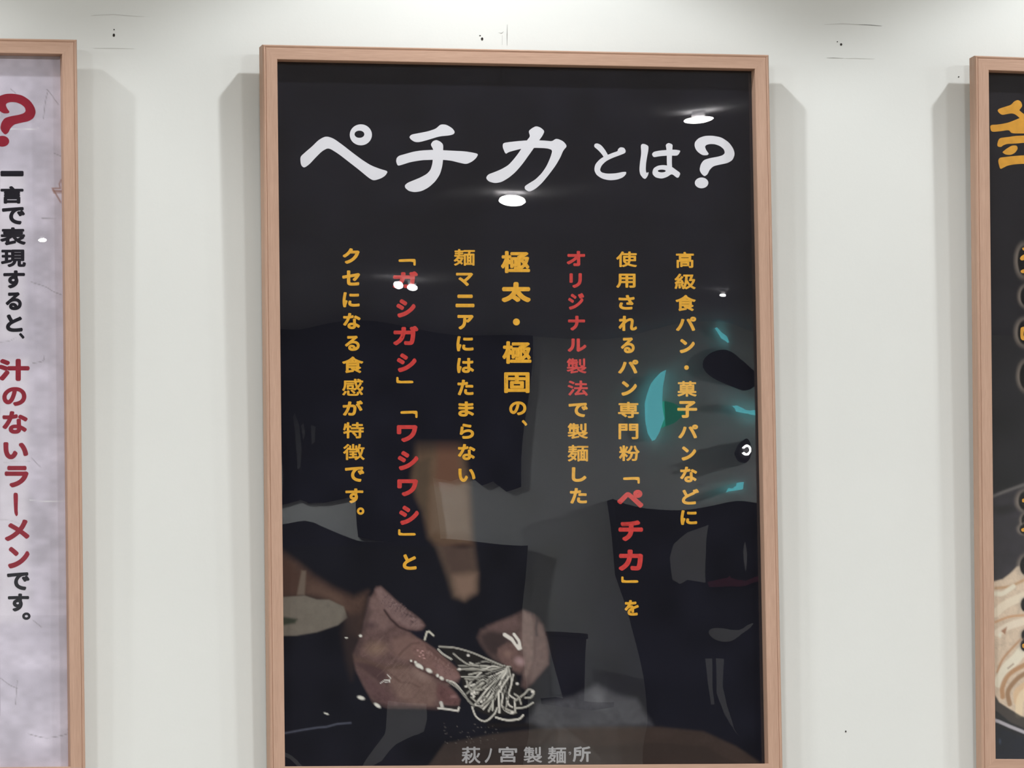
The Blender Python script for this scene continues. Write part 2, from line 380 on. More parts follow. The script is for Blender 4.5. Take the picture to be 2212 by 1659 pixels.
    for pts in ([(520, 960), (560, 930), (600, 935)], [(580, 880), (610, 910), (600, 950)], [(560, 950), (600, 945)]):
        P.line(B(pts), 0.8, (230, 215, 205), 0.9, 0.9)
    for cx, cy in ((860, 660), (890, 680), (910, 700), (880, 715), (905, 665), (920, 730)): P.blob(*B([(cx, cy)])[0], 4, 2.2, (214, 160, 156), 0.8)
    for cx, cy, rx, ry, ro in ((800, 755, 3, 3, 0), (840, 768, 3.4, 3, 0), (870, 800, 9, 5, 0.5), (895, 815, 6, 3.5, 0.9), (965, 845, 8, 4.6, 0.5), (1043, 890, 3.4, 4, 0), (1080, 915, 6, 4, 0.6), (205, 545, 4, 1.6, 0), (335, 525, 4, 3, 0), (340, 1095, 9, 4.4, 0.3), (490, 1165, 9, 4, 0.6), (20, 1240, 6, 2, 0.3)):
        P.blob(*B([(cx, cy)])[0], rx * 1.25, ry * 1.25, (206, 204, 190), 0.95, 0.4, ro)
    P.line(B([(925, 560), (945, 490), (965, 485), (1005, 522)]), 2.0, (186, 182, 164), 1.2)
    P.poly(B([(1060, 1130), (1100, 1160), (1200, 1172), (1250, 1180), (1235, 1225), (1170, 1215), (1045, 1200), (1060, 1170)]), (40, 34, 34), 2, 0.9)
    P.line(B([(1050, 1190), (1140, 1200), (1230, 1215), (1240, 1185)]), 2.0, (196, 192, 180), 1.2)
    P.line(B([(1075, 1140), (1085, 1175)]), 3.4, (180, 176, 166), 1.4)
    P.line(B([(-360, 1420), (-200, 1390), (-60, 1368), (20, 1362), (120, 1335), (245, 1325)]), 1.3, (84, 88, 104), 2.4, 0.9)
    def wrinkles(a, b, wd, n, rgb, op):
        a, b = np.array(B([a])[0]), np.array(B([b])[0]); u = (b - a) / np.linalg.norm(b - a); v = np.array([-u[1], u[0]])
        for _ in range(n):
            p = a + (b - a) * rng.random(); h = wd * (0.3 + 0.7 * rng.random()); o = (rng.random() - 0.5) * wd
            P.line([tuple(p + v * (o - h / 2)), tuple(p + v * o + u * rng.normal() * 1.5), tuple(p + v * (o + h / 2) + u * rng.normal() * 2)], 0.5, rgb, 1.0, op)
    wrinkles((560, 170), (860, 420), 16, 34, (70, 52, 54), 0.55); wrinkles((560, 170), (860, 420), 14, 22, (150, 122, 118), 0.4)
    wrinkles((900, 680), (1200, 890), 16, 26, (84, 58, 54), 0.5); wrinkles((940, 650), (1200, 850), 10, 16, (156, 122, 116), 0.45)
    wrinkles((420, 620), (900, 1040), 40, 40, (84, 62, 56), 0.35); wrinkles((420, 620), (900, 1040), 46, 34, (140, 112, 100), 0.3)
    wrinkles((1070, 1010), (1210, 1130), 14, 14, (70, 46, 46), 0.5)
    # right hand
    P.poly(B([(1410, 540), (1440, 470), (1500, 450), (1600, 400), (1720, 350), (1840, 290), (1900, 320), (1960, 360), (2010, 430), (2045, 560), (2064, 660), (2058, 790), (1990, 870), (1920, 950), (1850, 1010), (1815, 985), (1830, 880), (1780, 870), (1700, 835), (1640, 790), (1560, 740), (1500, 680), (1440, 600)]), (84, 64, 60), 7, 1.0, 0.25, 41, 8)
    P.poly(B([(1440, 520), (1560, 470), (1650, 500), (1700, 560), (1690, 640), (1600, 720), (1520, 690), (1450, 600)]), (52, 41, 40), 10, 0.9)
    P.poly(B([(1500, 440), (1640, 390), (1760, 350), (1800, 420), (1740, 470), (1600, 490), (1520, 470)]), (98, 74, 70), 9, 0.8, 0.2, 46, 7)
    P.poly(B([(1600, 640), (1680, 590), (1760, 600), (1800, 680), (1850, 720), (1860, 790), (1800, 850), (1730, 830), (1640, 770), (1590, 700)]), (100, 74, 68), 5, 0.95, 0.22, 43, 7)
    P.blob(*B([(1800, 760)])[0], 20, 15, (164, 132, 132), 0.75, 0, 0.4)
    P.blob(*B([(1690, 690)])[0], 18, 14, (128, 98, 86), 0.7)
    P.poly(B([(1830, 300), (1900, 325), (1930, 420), (1930, 560), (1930, 700), (1900, 830), (1850, 930), (1830, 880), (1860, 790), (1815, 640), (1815, 480)]), (116, 94, 86), 6, 0.9, 0.2, 44, 7)
    P.poly(B([(1935, 390), (2000, 430), (2050, 600), (2060, 780), (1980, 870), (1900, 960), (1890, 900), (1940, 720)]), (106, 84, 78), 6, 0.85, 0.2, 45, 7)
    P.line(B([(1960, 380), (1945, 460), (1955, 520)]), 3, (56, 46, 46), 3, 0.8)
    P.line(B([(1930, 330), (1935, 560), (1935, 700)]), 1.6, (92, 70, 64), 2.2, 0.7)
    P.line(B([(1660, 515), (1730, 560), (1790, 640)]), 4.0, (204, 198, 186), 1.4); P.line(B([(1745, 510), (1790, 570), (1805, 640)]), 3.0, (204, 198, 186), 1.2)
    P.line(B([(1740, 540), (1775, 600)]), 1.2, (60, 44, 40), 1.2)
    # noodles: a fan of strands gathered under the thumb
    P.poly(B([(1050, 620), (1200, 640), (1400, 690), (1560, 750), (1680, 810), (1760, 880), (1790, 980), (1840, 1080), (1800, 1190), (1700, 1250), (1540, 1260), (1420, 1220), (1340, 1140), (1280, 1040), (1260, 900), (1200, 760)]), (34, 31, 29), 4, 0.97)
    pale = [(176, 174, 160), (158, 155, 142), (198, 194, 180), (134, 132, 122)]
    def strand(pts, r=2.3, k=None):
        s = spline(pts, 7); off = 0.9
        P.line([(a + off, b + 1.5) for a, b in s], r + 0.9, (24, 20, 18), 1.2, 0.8)
        P.line(s, r, pale[rng.integers(4)] if k is None else pale[k], 1.0)
    tip = np.array(B([(1690, 820)])[0])
    for i in range(22):
        t = i / 21; a = math.radians(186 - 94 * t + rng.normal() * 2.5); L = 82 + 20 * math.sin(t * 3.1) + rng.normal() * 9
        e = tip + L * np.array([math.cos(a), math.sin(a)])
        mid = (tip + e) / 2 + rng.normal(size=2) * 8
        strand([tuple(tip + rng.normal(size=2) * 3), tuple(mid), tuple(e)], 1.4 + 0.9 * rng.random())
    for pts in ([(1230, 835), (1380, 830), (1520, 840), (1660, 800)], [(1240, 800), (1350, 800), (1480, 760), (1600, 790)], [(1190, 690), (1250, 740), (1330, 790), (1420, 800)], [(1060, 625), (1200, 635), (1360, 680), (1500, 740), (1640, 800)],
                [(1050, 650), (1090, 690), (1170, 740)], [(1310, 940), (1340, 1010), (1400, 1060), (1440, 1000)], [(1350, 1050), (1400, 1000), (1470, 960)], [(1390, 1060), (1380, 1020), (1450, 1020)],
                [(1590, 990), (1520, 1100), (1440, 1180)], [(1620, 960), (1640, 1080), (1640, 1180), (1700, 1230), (1755, 1230), (1750, 1120)], [(1740, 880), (1720, 980), (1700, 1060), (1760, 1110)], [(1290, 1060), (1350, 1150), (1430, 1170)],
                [(1360, 1180), (1400, 1270), (1480, 1310), (1560, 1250), (1590, 1190)], [(1580, 1275), (1680, 1300), (1790, 1290), (1830, 1255)], [(1640, 1180), (1700, 1210), (1760, 1230)], [(1130, 935), (1200, 960), (1270, 1040), (1330, 1130)],
                [(1140, 945), (1230, 1010), (1300, 1090), (1370, 1160)], [(1770, 1190), (1850, 1180), (1920, 1140)], [(1760, 1120), (1840, 1060), (1880, 1020), (1930, 1040), (1900, 1090), (1850, 1095)], [(1750, 1060), (1790, 1090), (1810, 1150)],
                [(1440, 1130), (1460, 1080), (1490, 1100)], [(1500, 950), (1450, 930), (1400, 960)], [(1560, 1060), (1600, 1000)], [(1680, 1100), (1700, 1160), (1730, 1180)], [(1540, 860), (1440, 900), (1340, 930)], [(1700, 900), (1640, 990), (1620, 1040)], [(1350, 1090), (1420, 1150)], [(1470, 1150), (1560, 1080)]):
        strand(B(pts), 1.6 + 0.6 * rng.random())
        P.line([(q[0] + 0.8, q[1] + 0.9) for q in spline(B(pts), 7)], 0.35, (110, 104, 92), 0.7, 0.7)
    for cx, cy in ((1245, 832), (1325, 705), (1445, 1130), (1380, 1045), (1775, 965), (1915, 1040), (1360, 1060), (1730, 1230)): P.blob(*B([(cx, cy)])[0], 5, 4, (214, 208, 196), 0.9, 0.3)
    for i in range(26):
        a = math.radians(190 - 100 * rng.random()); r0 = 18 + 30 * rng.random(); r1_ = r0 + 16 + 30 * rng.random(); q = np.array([math.cos(a), math.sin(a)])
        P.line([tuple(tip + q * r0), tuple(tip + q * (r0 + r1_) / 2 + rng.normal(size=2) * 2), tuple(tip + q * r1_)], 0.8, (26, 23, 21), 1.0, 0.9)
    P.poly(B([(1500, 1330), (1900, 1330), (1950, 1360), (1500, 1370)]), (30, 24, 22), 4, 0.7)
    k = np.nonzero((P.y > 1180) & (P.x < 1200))[0]; lum = P.c[k] @ np.array([0.3, 0.5, 0.2])
    P.c[k] = P.c[k] * 0.78 + lum[:, None] * 0.22

def paint_paper(P):
    """pale crumpled-paper background of the left poster"""
    f = 0.5 * vnoise(P.x, P.y, 90, 2) + 0.3 * vnoise(P.x, P.y, 30, 5) + 0.2 * vnoise(P.x * 0.6, P.y, 10, 8)
    lo, hi = np.array(ink((168, 163, 172))), np.array(ink((205, 199, 210)))
    P.c = lo + (hi - lo) * np.clip((f - 0.2) / 0.6, 0, 1)[:, None]
    k = np.nonzero(P.y > 1330)[0]
    P.blend(k, 0.35 * np.clip(vnoise(P.x[k] * 0.35, P.y[k], 34, 14) * 2 - 0.8, 0, 1), ink((140, 136, 146)))
    C = lambda s, o, pts: crop(0, o, s, pts)
    for s, o, pts in ((3.318, 60, [(345, 450), (325, 530), (312, 650)]), (3.318, 60, [(335, 445), (350, 455), (418, 550)]), (3.318, 60, [(75, 437), (110, 468)]), (3.318, 60, [(390, 900), (436, 920)]), (3.318, 60, [(300, 1365), (400, 1370)]),
                      (2.963, 540, [(200, 205), (290, 235), (340, 265), (390, 285)]), (2.963, 540, [(0, 590), (60, 582), (100, 560)]), (2.963, 540, [(210, 725), (275, 710), (285, 675)]), (2.963, 540, [(200, 1330), (260, 1390)]), (2.963, 540, [(20, 1362), (110, 1350), (190, 1350)]),
                      (2.967, 1100, [(0, 65), (60, 70), (120, 90)]), (2.967, 1100, [(0, 1080), (60, 1125), (110, 1148)]), (2.967, 1100, [(180, 1440), (300, 1465), (430, 1440), (436, 1410)]), (2.967, 1100, [(210, 710), (265, 755)]), (2.967, 1100, [(110, 1100), (100, 1250)])):
        P.line(spline(C(s, o, pts), 5), 0.7, (120, 114, 120), 1.0, 0.75)
    for s, o, pts in ((3.318, 60, [(60, 725), (160, 730), (278, 722)]), (2.963, 540, [(190, 1603), (300, 1608), (420, 1605)])):
        P.line(C(s, o, pts), 0.8, (236, 230, 236), 1.0, 0.9)
    for s, o, pts in ((3.318, 60, [(440, 1090), (425, 1120), (432, 1150), (375, 1150), (400, 1190), (435, 1250)]), (3.318, 60, [(380, 1165), (440, 1170)]), (3.318, 60, [(385, 1180), (440, 1180)])):
        P.line(C(s, o, pts), 1.6, (140, 100, 84), 1.4, 0.8)
    # pale glow printed round the lettering
    for x0, y0, x1, y1 in ((0, 775, 66, 1230), (0, 1230, 68, 1342), (0, 370, 58, 735)):
        P.poly([(x0 - 4, y0), (x1 - 6, y0), (x1 - 6, y1), (x0 - 4, y1)], (216, 211, 222), 14, 0.55)

def paint_bowl(P):
    """dark photograph with a bowl of thick noodles on the right poster"""
    n = vnoise(P.x, P.y, 70, 3)[:, None]
    P.c = P.c * (0.7 + 0.6 * n)
    D = lambda pts: crop(1950, 1020, 2.595, pts)
    P.poly(D([(500, 128), (560, 110), (640, 80), (720, 50), (1200, -100), (1200, 700), (500, 700)]), (50, 47, 52), 8, 0.9, 0.25, 7, 16)
    P.poly(D([(500, 130), (560, 105), (640, 76), (720, 48), (740, 62), (640, 92), (560, 122), (500, 145)]), (98, 94, 92), 3, 0.9)
    P.poly(D([(500, 190), (600, 180), (660, 210), (560, 240), (500, 230)]), (28, 26, 28), 8, 0.8)
    nood = D([(500, 615), (560, 600), (600, 570), (640, 530), (690, 515), (1200, 480), (1200, 1500), (690, 1380), (600, 1330), (540, 1290), (500, 1220)])
    P.poly(nood, (196, 178, 156), 2.5, 1.0, 0.16, 51, 8)
    for pts, c, r in (([(520, 650), (600, 640), (690, 600)], (176, 140, 104), 3), ([(520, 680), (560, 680), (620, 640)], (232, 210, 190), 5), ([(520, 790), (580, 740), (690, 690)], (228, 204, 182), 9), ([(520, 840), (600, 810), (700, 800)], (186, 142, 104), 2.5),
                      ([(530, 900), (600, 860), (700, 830)], (230, 204, 184), 8), ([(530, 1120), (560, 1050), (620, 980), (700, 900)], (172, 128, 92), 2.4), ([(540, 1180), (580, 1100), (640, 1040), (700, 960)], (232, 210, 190), 11), ([(560, 1260), (560, 1200), (600, 1130), (700, 1070)], (168, 124, 84), 5),
                      ([(590, 1100), (620, 1075)], (120, 84, 62), 1.2), ([(600, 1300), (590, 1230), (640, 1160), (700, 1120)], (140, 104, 70), 5), ([(640, 1290), (640, 1230), (700, 1180)], (202, 172, 136), 6), ([(650, 1360), (660, 1270), (700, 1220)], (222, 196, 164), 8)):
        P.line(spline(D(pts), 6), r, c, 2.2, 0.85)
    P.poly(D([(550, 890), (585, 865), (575, 910)]), (146, 100, 72), 2, 0.9); P.blob(*D([(545, 915)])[0], 6, 9, (232, 214, 196), 0.9)
    P.poly(D([(500, 1225), (540, 1292), (610, 1335), (690, 1382), (690, 1440), (600, 1400), (530, 1340), (500, 1330)]), (66, 60, 56), 2.5, 0.95)
    P.line(D([(500, 1385), (540, 1398), (600, 1425), (700, 1465), (900, 1520)]), 3.4, (168, 164, 168), 1.6)
    P.poly(D([(500, 1420), (600, 1450), (700, 1500), (900, 1560), (900, 1640), (500, 1640)]), (22, 25, 36), 3, 0.95, 0.3, 9, 8)
    P.blob(*D([(545, 1510)])[0], 4, 10, (70, 84, 104), 0.6)
    # outlined lettering cut off by the edge of the picture
    for cx, cy, rx, ry, o, ori in ((2212, 563, 14, 34, 500, 1), (2216, 640, 12, 22, 500, 0), (2213, 718, 15, 28, 500, 1), (2215, 812, 13, 30, 500, 0), (2215, 1082, 15, 22, 0, 1), (2215, 1124, 9, 14, 0, 0), (2214, 1143, 12, 12, 0, 1), (2216, 1222, 13, 22, 0, 0), (2214, 1306, 9, 16, 0, 0), (2216, 1372, 10, 14, 0, 0), (2215, 1394, 11, 14, 0, 1)):
        P.blob(cx, cy, rx * 1.9, ry * 1.45, (150, 138, 126), 0.75, 0.35)
        P.blob(cx, cy, rx * 1.15, ry * 1.1, (10, 10, 12), 1.0, 0.75)

# ------------------------------------------------------------------ lettering
_fc = bpy.data.curves.new('glyph_source', 'FONT'); _fo = bpy.data.objects.new('glyph_source', _fc); COL.objects.link(_fo)
_cache = {}
def glyph(ch):
    if ch not in _cache:
        _fc.body = ch; dg = bpy.context.evaluated_depsgraph_get(); dg.update()
        me = bpy.data.meshes.new_from_object(_fo.evaluated_get(dg))
        v = np.array([(q.co.x, q.co.y) for q in me.vertices]); f = [tuple(p.vertices) for p in me.polygons]
        bpy.data.meshes.remove(me); _cache[ch] = (v, f)
    return _cache[ch]
class Ink:
    """collects printed shapes, in picture coordinates, into one flat mesh lying on a print"""
    def __init__(self, mat, yl): self.mat, self.yl, self.v, self.f, self.i = mat, yl, [], [], []
    def add(self, pts2, faces, mi=0, lift=0.0):
        b = len(self.v)
        self.v += [on_poster(self.mat, x, y, self.yl - lift) for x, y in pts2]; self.f += [tuple(b + k for k in f) for f in faces]; self.i += [mi] * len(faces)
    def char(self, ch, bb, mi=0, r=1.5, step=10):
        x0, x1, y0, y1 = bb; v, f = glyph(ch)
        lo, hi = v.min(0), v.max(0); s = np.array([(x1 - x0 - 2 * r) / (hi[0] - lo[0]), (y1 - y0 - 2 * r) / (hi[1] - lo[1])])
        q = np.stack([x0 + r + (v[:, 0] - lo[0]) * s[0], y1 - r - (v[:, 1] - lo[1]) * s[1]], 1)
        for k in range(step):
            a = 2 * math.pi * k / step
            self.add(q + r * np.array([math.cos(a), math.sin(a)]), f, mi, 1e-6 * k)
    def outline(self, rings, mi=0, round_=2, lift=0.0):
        rr = []
        for p in rings:
            p = [np.array(q, float) for q in p]
            for _ in range(round_):
                o = []
                for a, b in zip(p, p[1:] + p[:1]): o += [0.8 * a + 0.2 * b, 0.2 * a + 0.8 * b]
                p = o
            rr.append(p)
        tri = tessellate_polygon([[Vector((q[0], q[1], 0)) for q in p] for p in rr])
        self.add([q for p in rr for q in p], tri, mi, lift)
    def build(self, name, mats, parent, label=None):
        o = mesh_ob(name, self.v, self.f, None, parent, mats=mats, idx=self.i)
        if label: o['label'] = label
        return o
def ell(cx, cy, rx, ry, n=28): return [(cx + rx * math.cos(2 * math.pi * k / n), cy + ry * math.sin(2 * math.pi * k / n)) for k in range(n)]
def hook_open(x0, x1, y0, y1, t=5):    # vertical-writing opening bracket
    return [(x0, y0 + 1), (x0 + 4, y0), (x1 - 3, y0 - 1), (x1, y0 + 1), (x1, y1 - 1), (x1 - 2, y1), (x1 - t, y1 - 1), (x1 - t, y0 + t), (x0 + 3, y0 + t + 1), (x0, y0 + t)]
def hook_close(x0, x1, y0, y1, t=5):
    return [(x0, y0 + 1), (x0 + 2, y0), (x0 + t, y0 + 1), (x0 + t, y1 - t), (x1 - 3, y1 - t - 1), (x1, y1 - t + 1), (x1, y1 - 1), (x1 - 4, y1), (x0 + 3, y1), (x0, y1 - 2)]

C2 = lambda pts: crop(1100, 100, 3.687, pts)
C1 = lambda pts: crop(620, 230, 3.95, pts)
QMARK = [(1475, 790), (1480, 760), (1510, 730), (1560, 713), (1620, 712), (1690, 725), (1750, 765), (1785, 815), (1797, 860), (1780, 905), (1740, 930), (1680, 942), (1625, 955), (1595, 985), (1580, 1020), (1555, 1037), (1530, 1015), (1515, 985), (1525, 940), (1550, 905), (1600, 890), (1660, 880), (1700, 868), (1718, 850), (1710, 820), (1680, 795), (1640, 780), (1600, 778), (1570, 785), (1558, 800), (1570, 830), (1590, 855), (1580, 868), (1540, 868), (1505, 845), (1485, 820)]
QDOT = ell(1532, 1088, 54, 43)

# ------------------------------------------------------------------ framed posters
W2, H, RAIL, DEPTH, LIP = 0.287, 0.8215, 0.0173, 0.0225, 0.004
def rail(name, a, b, inner_dir, mat, parent, bead):
    """mitred length of frame moulding from inner corner a to inner corner b (local x, z); inner_dir points into the picture"""
    a, b = Vector(a), Vector(b); u = (b - a).normalized(); o = -Vector(inner_dir)
    # profile in (outwards, depth): rounded outer bead, shallow seam, flat face, lip, rebate
    prof = [(0, 0.0006), (0.0006, 0), (RAIL - bead - 0.0007, 0), (RAIL - bead - 0.0003, 0.0009), (RAIL - bead, 0.0003), (RAIL - bead * 0.5, -0.0004), (RAIL - 0.0006, 0.0004), (RAIL, 0.0016),
            (RAIL, DEPTH), (0.003, DEPTH), (-0.001, DEPTH - 0.004), (-0.001, 0.0185), (0, 0.018)]
    vs_ = []
    for end, s in ((a, -1), (b, 1)):
        for out, d in prof:
            p = end + o * out + u * (s * out); vs_.append((p.x, d, p.y))
    n = len(prof); fs = [(i, (i + 1) % n, (i + 1) % n + n, i + n) for i in range(n)] + [tuple(range(n)), tuple(reversed(range(n, 2 * n)))]
    bm = bmesh.new(); bv = [bm.verts.new(v) for v in vs_]
    for f in fs: bm.faces.new([bv[i] for i in f])
    return bm_ob(name, bm, mat, parent)
def wave(x, z, amp, k):
    return amp * (np.sin(x * 17.0 + k) * np.cos(z * 9.0 + 2 * k) + 0.6 * np.sin(x * 31 + z * 13 + k) + 0.5 * np.sin(z * 27 - x * 11 + 3 * k) * (0.4 + np.clip((x + 0.3) * 1.6, 0, 1)))
def sheet(parent, k, amp=8e-5, y0=0.0150, y1=0.0165):
    xs = np.linspace(-W2, W2, 61); zs = np.linspace(0, -H, 91)
    X, Z = np.meshgrid(xs, zs); edge = np.clip((W2 - np.abs(X)) / 0.03, 0, 1) * np.clip(np.minimum(-Z, H + Z) / 0.03, 0, 1)
    Wv = wave(X, Z, amp, k) * edge; nr, nc = X.shape
    v = [(X[i, j], y0 + Wv[i, j], Z[i, j]) for i in range(nr) for j in range(nc)] + [(X[i, j], y1 + Wv[i, j], Z[i, j]) for i in range(nr) for j in range(nc)]
    f = []; N = nr * nc
    for i in range(nr - 1):
        for j in range(nc - 1):
            q = i * nc + j; f.append((q, q + nc, q + nc + 1, q + 1)); f.append((q + N, q + N + 1, q + N + nc + 1, q + N + nc))
    return mesh_ob('acrylic_sheet', v, f, M_ACR, parent, smooth=True)
def graded(lo, hi, d0, d1, fine, coarse):
    """coordinates from lo to hi, fine between d0 and d1, coarse elsewhere"""
    out = [lo]
    while out[-1] < hi - 1e-9:
        x = out[-1]; st = fine if d0 - 1e-9 <= x < d1 else coarse
        nx = x + st
        if x < d0 < nx: nx = d0
        out.append(min(hi, nx))
    return np.array(out)
PRINT_Y = 0.0178
def printed(parent, mat4, xs, zs, base, painter):
    X, Z = np.meshgrid(xs, zs); nr, nc = X.shape
    L = np.stack([X.ravel(), np.full(X.size, PRINT_Y), Z.ravel()], 1)
    R3 = np.array(mat4.to_3x3()); Wd = L @ R3.T + np.array(mat4.translation)
    px, py = project(Wd); P = Painter(px, py, ink(base)); painter(P)
    idx = np.arange(nr * nc).reshape(nr, nc)
    f = np.stack([idx[:-1, :-1].ravel(), idx[:-1, 1:].ravel(), idx[1:, 1:].ravel(), idx[1:, :-1].ravel()], 1)
    if zs[0] < zs[-1]: pass
    o = mesh_ob('print', L.tolist(), f.tolist(), M_PRINT, parent)
    at = o.data.color_attributes.new('ink', 'FLOAT_COLOR', 'POINT')
    at.data.foreach_set('color', np.concatenate([np.clip(P.c, 0, 0.95), np.ones((len(P.c), 1))], 1).astype(np.float32).ravel())
    return o
def framed(loc_x, roll, label, dz=0.0):
    root = empty('framed_poster')
    mat4 = Matrix.Translation((loc_x, FRONT_Y, TOP_Z + dz)) @ Matrix.Rotation(roll, 4, 'Y') @ Matrix.Rotation(TILT, 4, 'X')
    root.matrix_world = mat4
    tag(root, label, 'poster', 'framed posters in a row on the cream wall')
    tl, tr, bl, br = (-W2, 0), (W2, 0), (-W2, -H), (W2, -H)
    rail('frame_rail', tl, tr, (0, -1), M_WH, root, 0.0028); rail('frame_rail', bl, br, (0, 1), M_WH, root, 0.0028)
    rail('frame_rail', tl, bl, (1, 0), M_WV, root, 0.0034); rail('frame_rail', tr, br, (-1, 0), M_WV, root, 0.0034)
    box('backing_board', (-W2 - 0.002, 0.0182, -H - 0.002), (W2 + 0.002, 0.0212, 0.002), M_BOARD, root)
    for sx in (-1, 1):
        box('bumper', (sx * 0.27 - 0.008, DEPTH, -H - 0.012), (sx * 0.27 + 0.008, DEPTH + 0.0125, -H + 0.004), M_RUBBER, root)
    box('hanging_bracket', (-0.02, DEPTH, -0.03), (0.02, DEPTH + 0.0225, -0.004), M_METAL, root)
    return root, mat4

centre, MC = framed(0.0, 0.0, 'black poster with large white title, yellow and red columns and printed hands, middle of three')
left, ML = framed(-0.826, math.radians(-0.25), 'pale grey crumpled-paper poster with red question mark, cut off at left edge')
right, MR = framed(0.8625, math.radians(0.79), 'black poster with golden character above printed noodle bowl, cut off at right edge')

# --- middle poster
pr = printed(centre, MC, graded(-W2, W2, -W2, W2, 0.0012, 0.0012), -graded(0, H, 0.46, H, 0.0012, 0.02), (18, 18, 26), paint_hands)
INK_Y = PRINT_Y - 0.00025
t = Ink(MC, INK_Y)
t.outline([C1([(112, 430), (150, 395), (215, 340), (270, 285), (320, 258), (355, 258), (400, 275), (470, 325), (560, 395), (640, 455), (720, 505), (800, 535), (862, 552), (840, 590), (800, 615), (740, 633), (700, 612), (620, 545), (530, 475), (440, 405), (355, 352), (300, 380), (240, 440), (190, 495), (145, 525), (118, 500)])])
t.outline([C1(ell(630, 242, 95, 90)), C1(ell(618, 237, 42, 31))])
t.outline([C1([(1042, 262), (1060, 240), (1110, 230), (1200, 213), (1270, 190), (1310, 152), (1360, 155), (1410, 185), (1432, 215), (1425, 235), (1390, 247), (1300, 255), (1220, 280), (1130, 305), (1090, 303), (1060, 285)])])
t.outline([C1([(930, 470), (935, 440), (955, 420), (1010, 405), (1080, 385), (1150, 375), (1240, 370), (1330, 373), (1420, 378), (1510, 382), (1580, 392), (1633, 405), (1615, 440), (1580, 470), (1530, 493), (1470, 480), (1400, 462), (1330, 455), (1240, 455), (1150, 458), (1050, 475), (990, 495), (945, 508)])])
t.outline([C1([(1228, 320), (1245, 295), (1275, 285), (1310, 300), (1333, 325), (1332, 380), (1332, 450), (1325, 510), (1305, 580), (1265, 640), (1210, 690), (1150, 722), (1090, 732), (1040, 722), (1008, 695), (1005, 672), (1030, 650), (1080, 630), (1140, 605), (1195, 575), (1225, 540), (1240, 490), (1245, 440), (1250, 370), (1230, 335)])], lift=2e-6)
t.outline([C1([(2060, 210), (2090, 185), (2125, 167), (2165, 180), (2198, 210), (2180, 250), (2150, 290), (2110, 350), (2060, 420), (2010, 490), (1950, 560), (1890, 610), (1830, 645), (1775, 655), (1720, 640), (1697, 610), (1715, 580), (1770, 560), (1830, 535), (1890, 500), (1935, 450), (1970, 405), (2010, 345), (2050, 285), (2075, 255)])])
t.outline([C2([(-54, 801), (-48, 770), (4, 762), (100, 752), (200, 747), (300, 752), (340, 757), (375, 733), (430, 755), (462, 795), (430, 830), (410, 880), (370, 950), (310, 1030), (260, 1090), (210, 1135), (160, 1160), (125, 1140), (122, 1115), (160, 1090), (210, 1060), (260, 1010), (300, 950), (330, 880), (345, 826), (300, 812), (200, 808), (100, 815), (40, 830), (-6, 843), (-29, 860)])], lift=2e-6)
t.outline([C2([(675, 800), (680, 778), (700, 772), (730, 785), (760, 820), (785, 862), (795, 890), (760, 895), (740, 862), (710, 828)])])
t.outline([C2([(865, 820), (885, 803), (915, 808), (928, 830), (925, 850), (880, 868), (820, 890), (770, 915), (735, 950), (722, 985), (735, 1005), (780, 1015), (850, 1012), (905, 1000), (933, 1000), (930, 1020), (905, 1045), (860, 1062), (800, 1068), (740, 1055), (695, 1025), (676, 985), (685, 940), (720, 900), (760, 875), (820, 850), (865, 835)])], lift=2e-6)
t.outline([C2([(1047, 790), (1060, 776), (1085, 780), (1110, 795), (1108, 830), (1098, 880), (1090, 930), (1087, 980), (1092, 1010), (1112, 1000), (1105, 1030), (1085, 1058), (1065, 1050), (1042, 1020), (1036, 980), (1042, 920), (1052, 850)])])
t.outline([C2([(1135, 860), (1150, 840), (1200, 830), (1260, 825), (1320, 823), (1366, 830), (1350, 860), (1335, 872), (1270, 870), (1200, 875), (1150, 885)])])
t.outline([C2([(1245, 785), (1268, 768), (1302, 782), (1300, 810), (1296, 870), (1295, 930), (1298, 965), (1260, 968), (1255, 930), (1255, 860), (1252, 815)])], lift=2e-6)
t.outline([C2([(1140, 1000), (1150, 970), (1185, 950), (1230, 945), (1290, 955), (1330, 985), (1365, 1010), (1350, 1045), (1335, 1048), (1295, 1015), (1260, 1040), (1215, 1055), (1165, 1045), (1142, 1020)]), C2(ell(1215, 993, 32, 11, 16))], lift=4e-6)
t.outline([C2(QMARK)]); t.outline([C2(QDOT)])
t.build('title_lettering', [M_WHITE], pr, 'large white brush-style title lettering')

Y, R_ = 0, 1
def column(chars, label):
    k = Ink(MC, INK_Y)
    for ch, x0, x1, y0, y1, mi, *r in chars:
        if ch == '[': k.outline([hook_open(x0, x1, y0, y1)], mi, 1)
        elif ch == ']': k.outline([hook_close(x0, x1, y0, y1)], mi, 1)
        elif ch == '.': k.outline([ell((x0 + x1) / 2, (y0 + y1) / 2, (x1 - x0) / 2, (y1 - y0) / 2)], mi, 0)
        else: k.char(ch, (x0, x1, y0, y1), mi, r[0] if r else 1.6)
    k.build('lettering_column', [M_YELLOW, M_RED], pr, label)
D_ = 1.05     # stroke gain of dense characters
column([('高', 1460, 1499, 544, 579, Y, D_), ('級', 1457, 1503, 591, 625, Y, D_), ('食', 1459, 1503, 637, 672, Y, 1.3), ('パ', 1460, 1504, 684, 715, Y), ('ン', 1468, 1501, 732, 763, Y, 2.0), ('.', 1478, 1488, 789, 799, Y), ('菓', 1463, 1505, 823, 857, Y, D_),
        ('子', 1463, 1506, 866, 903, Y, 1.8), ('パ', 1465, 1508, 917, 947, Y), ('ン', 1472, 1504, 964, 995, Y, 2.0), ('な', 1469, 1506, 1008, 1042, Y), ('ど', 1473, 1510, 1056, 1090, Y), ('に', 1470, 1506, 1102, 1134, Y)], 'yellow lettering column nearest the right frame rail')
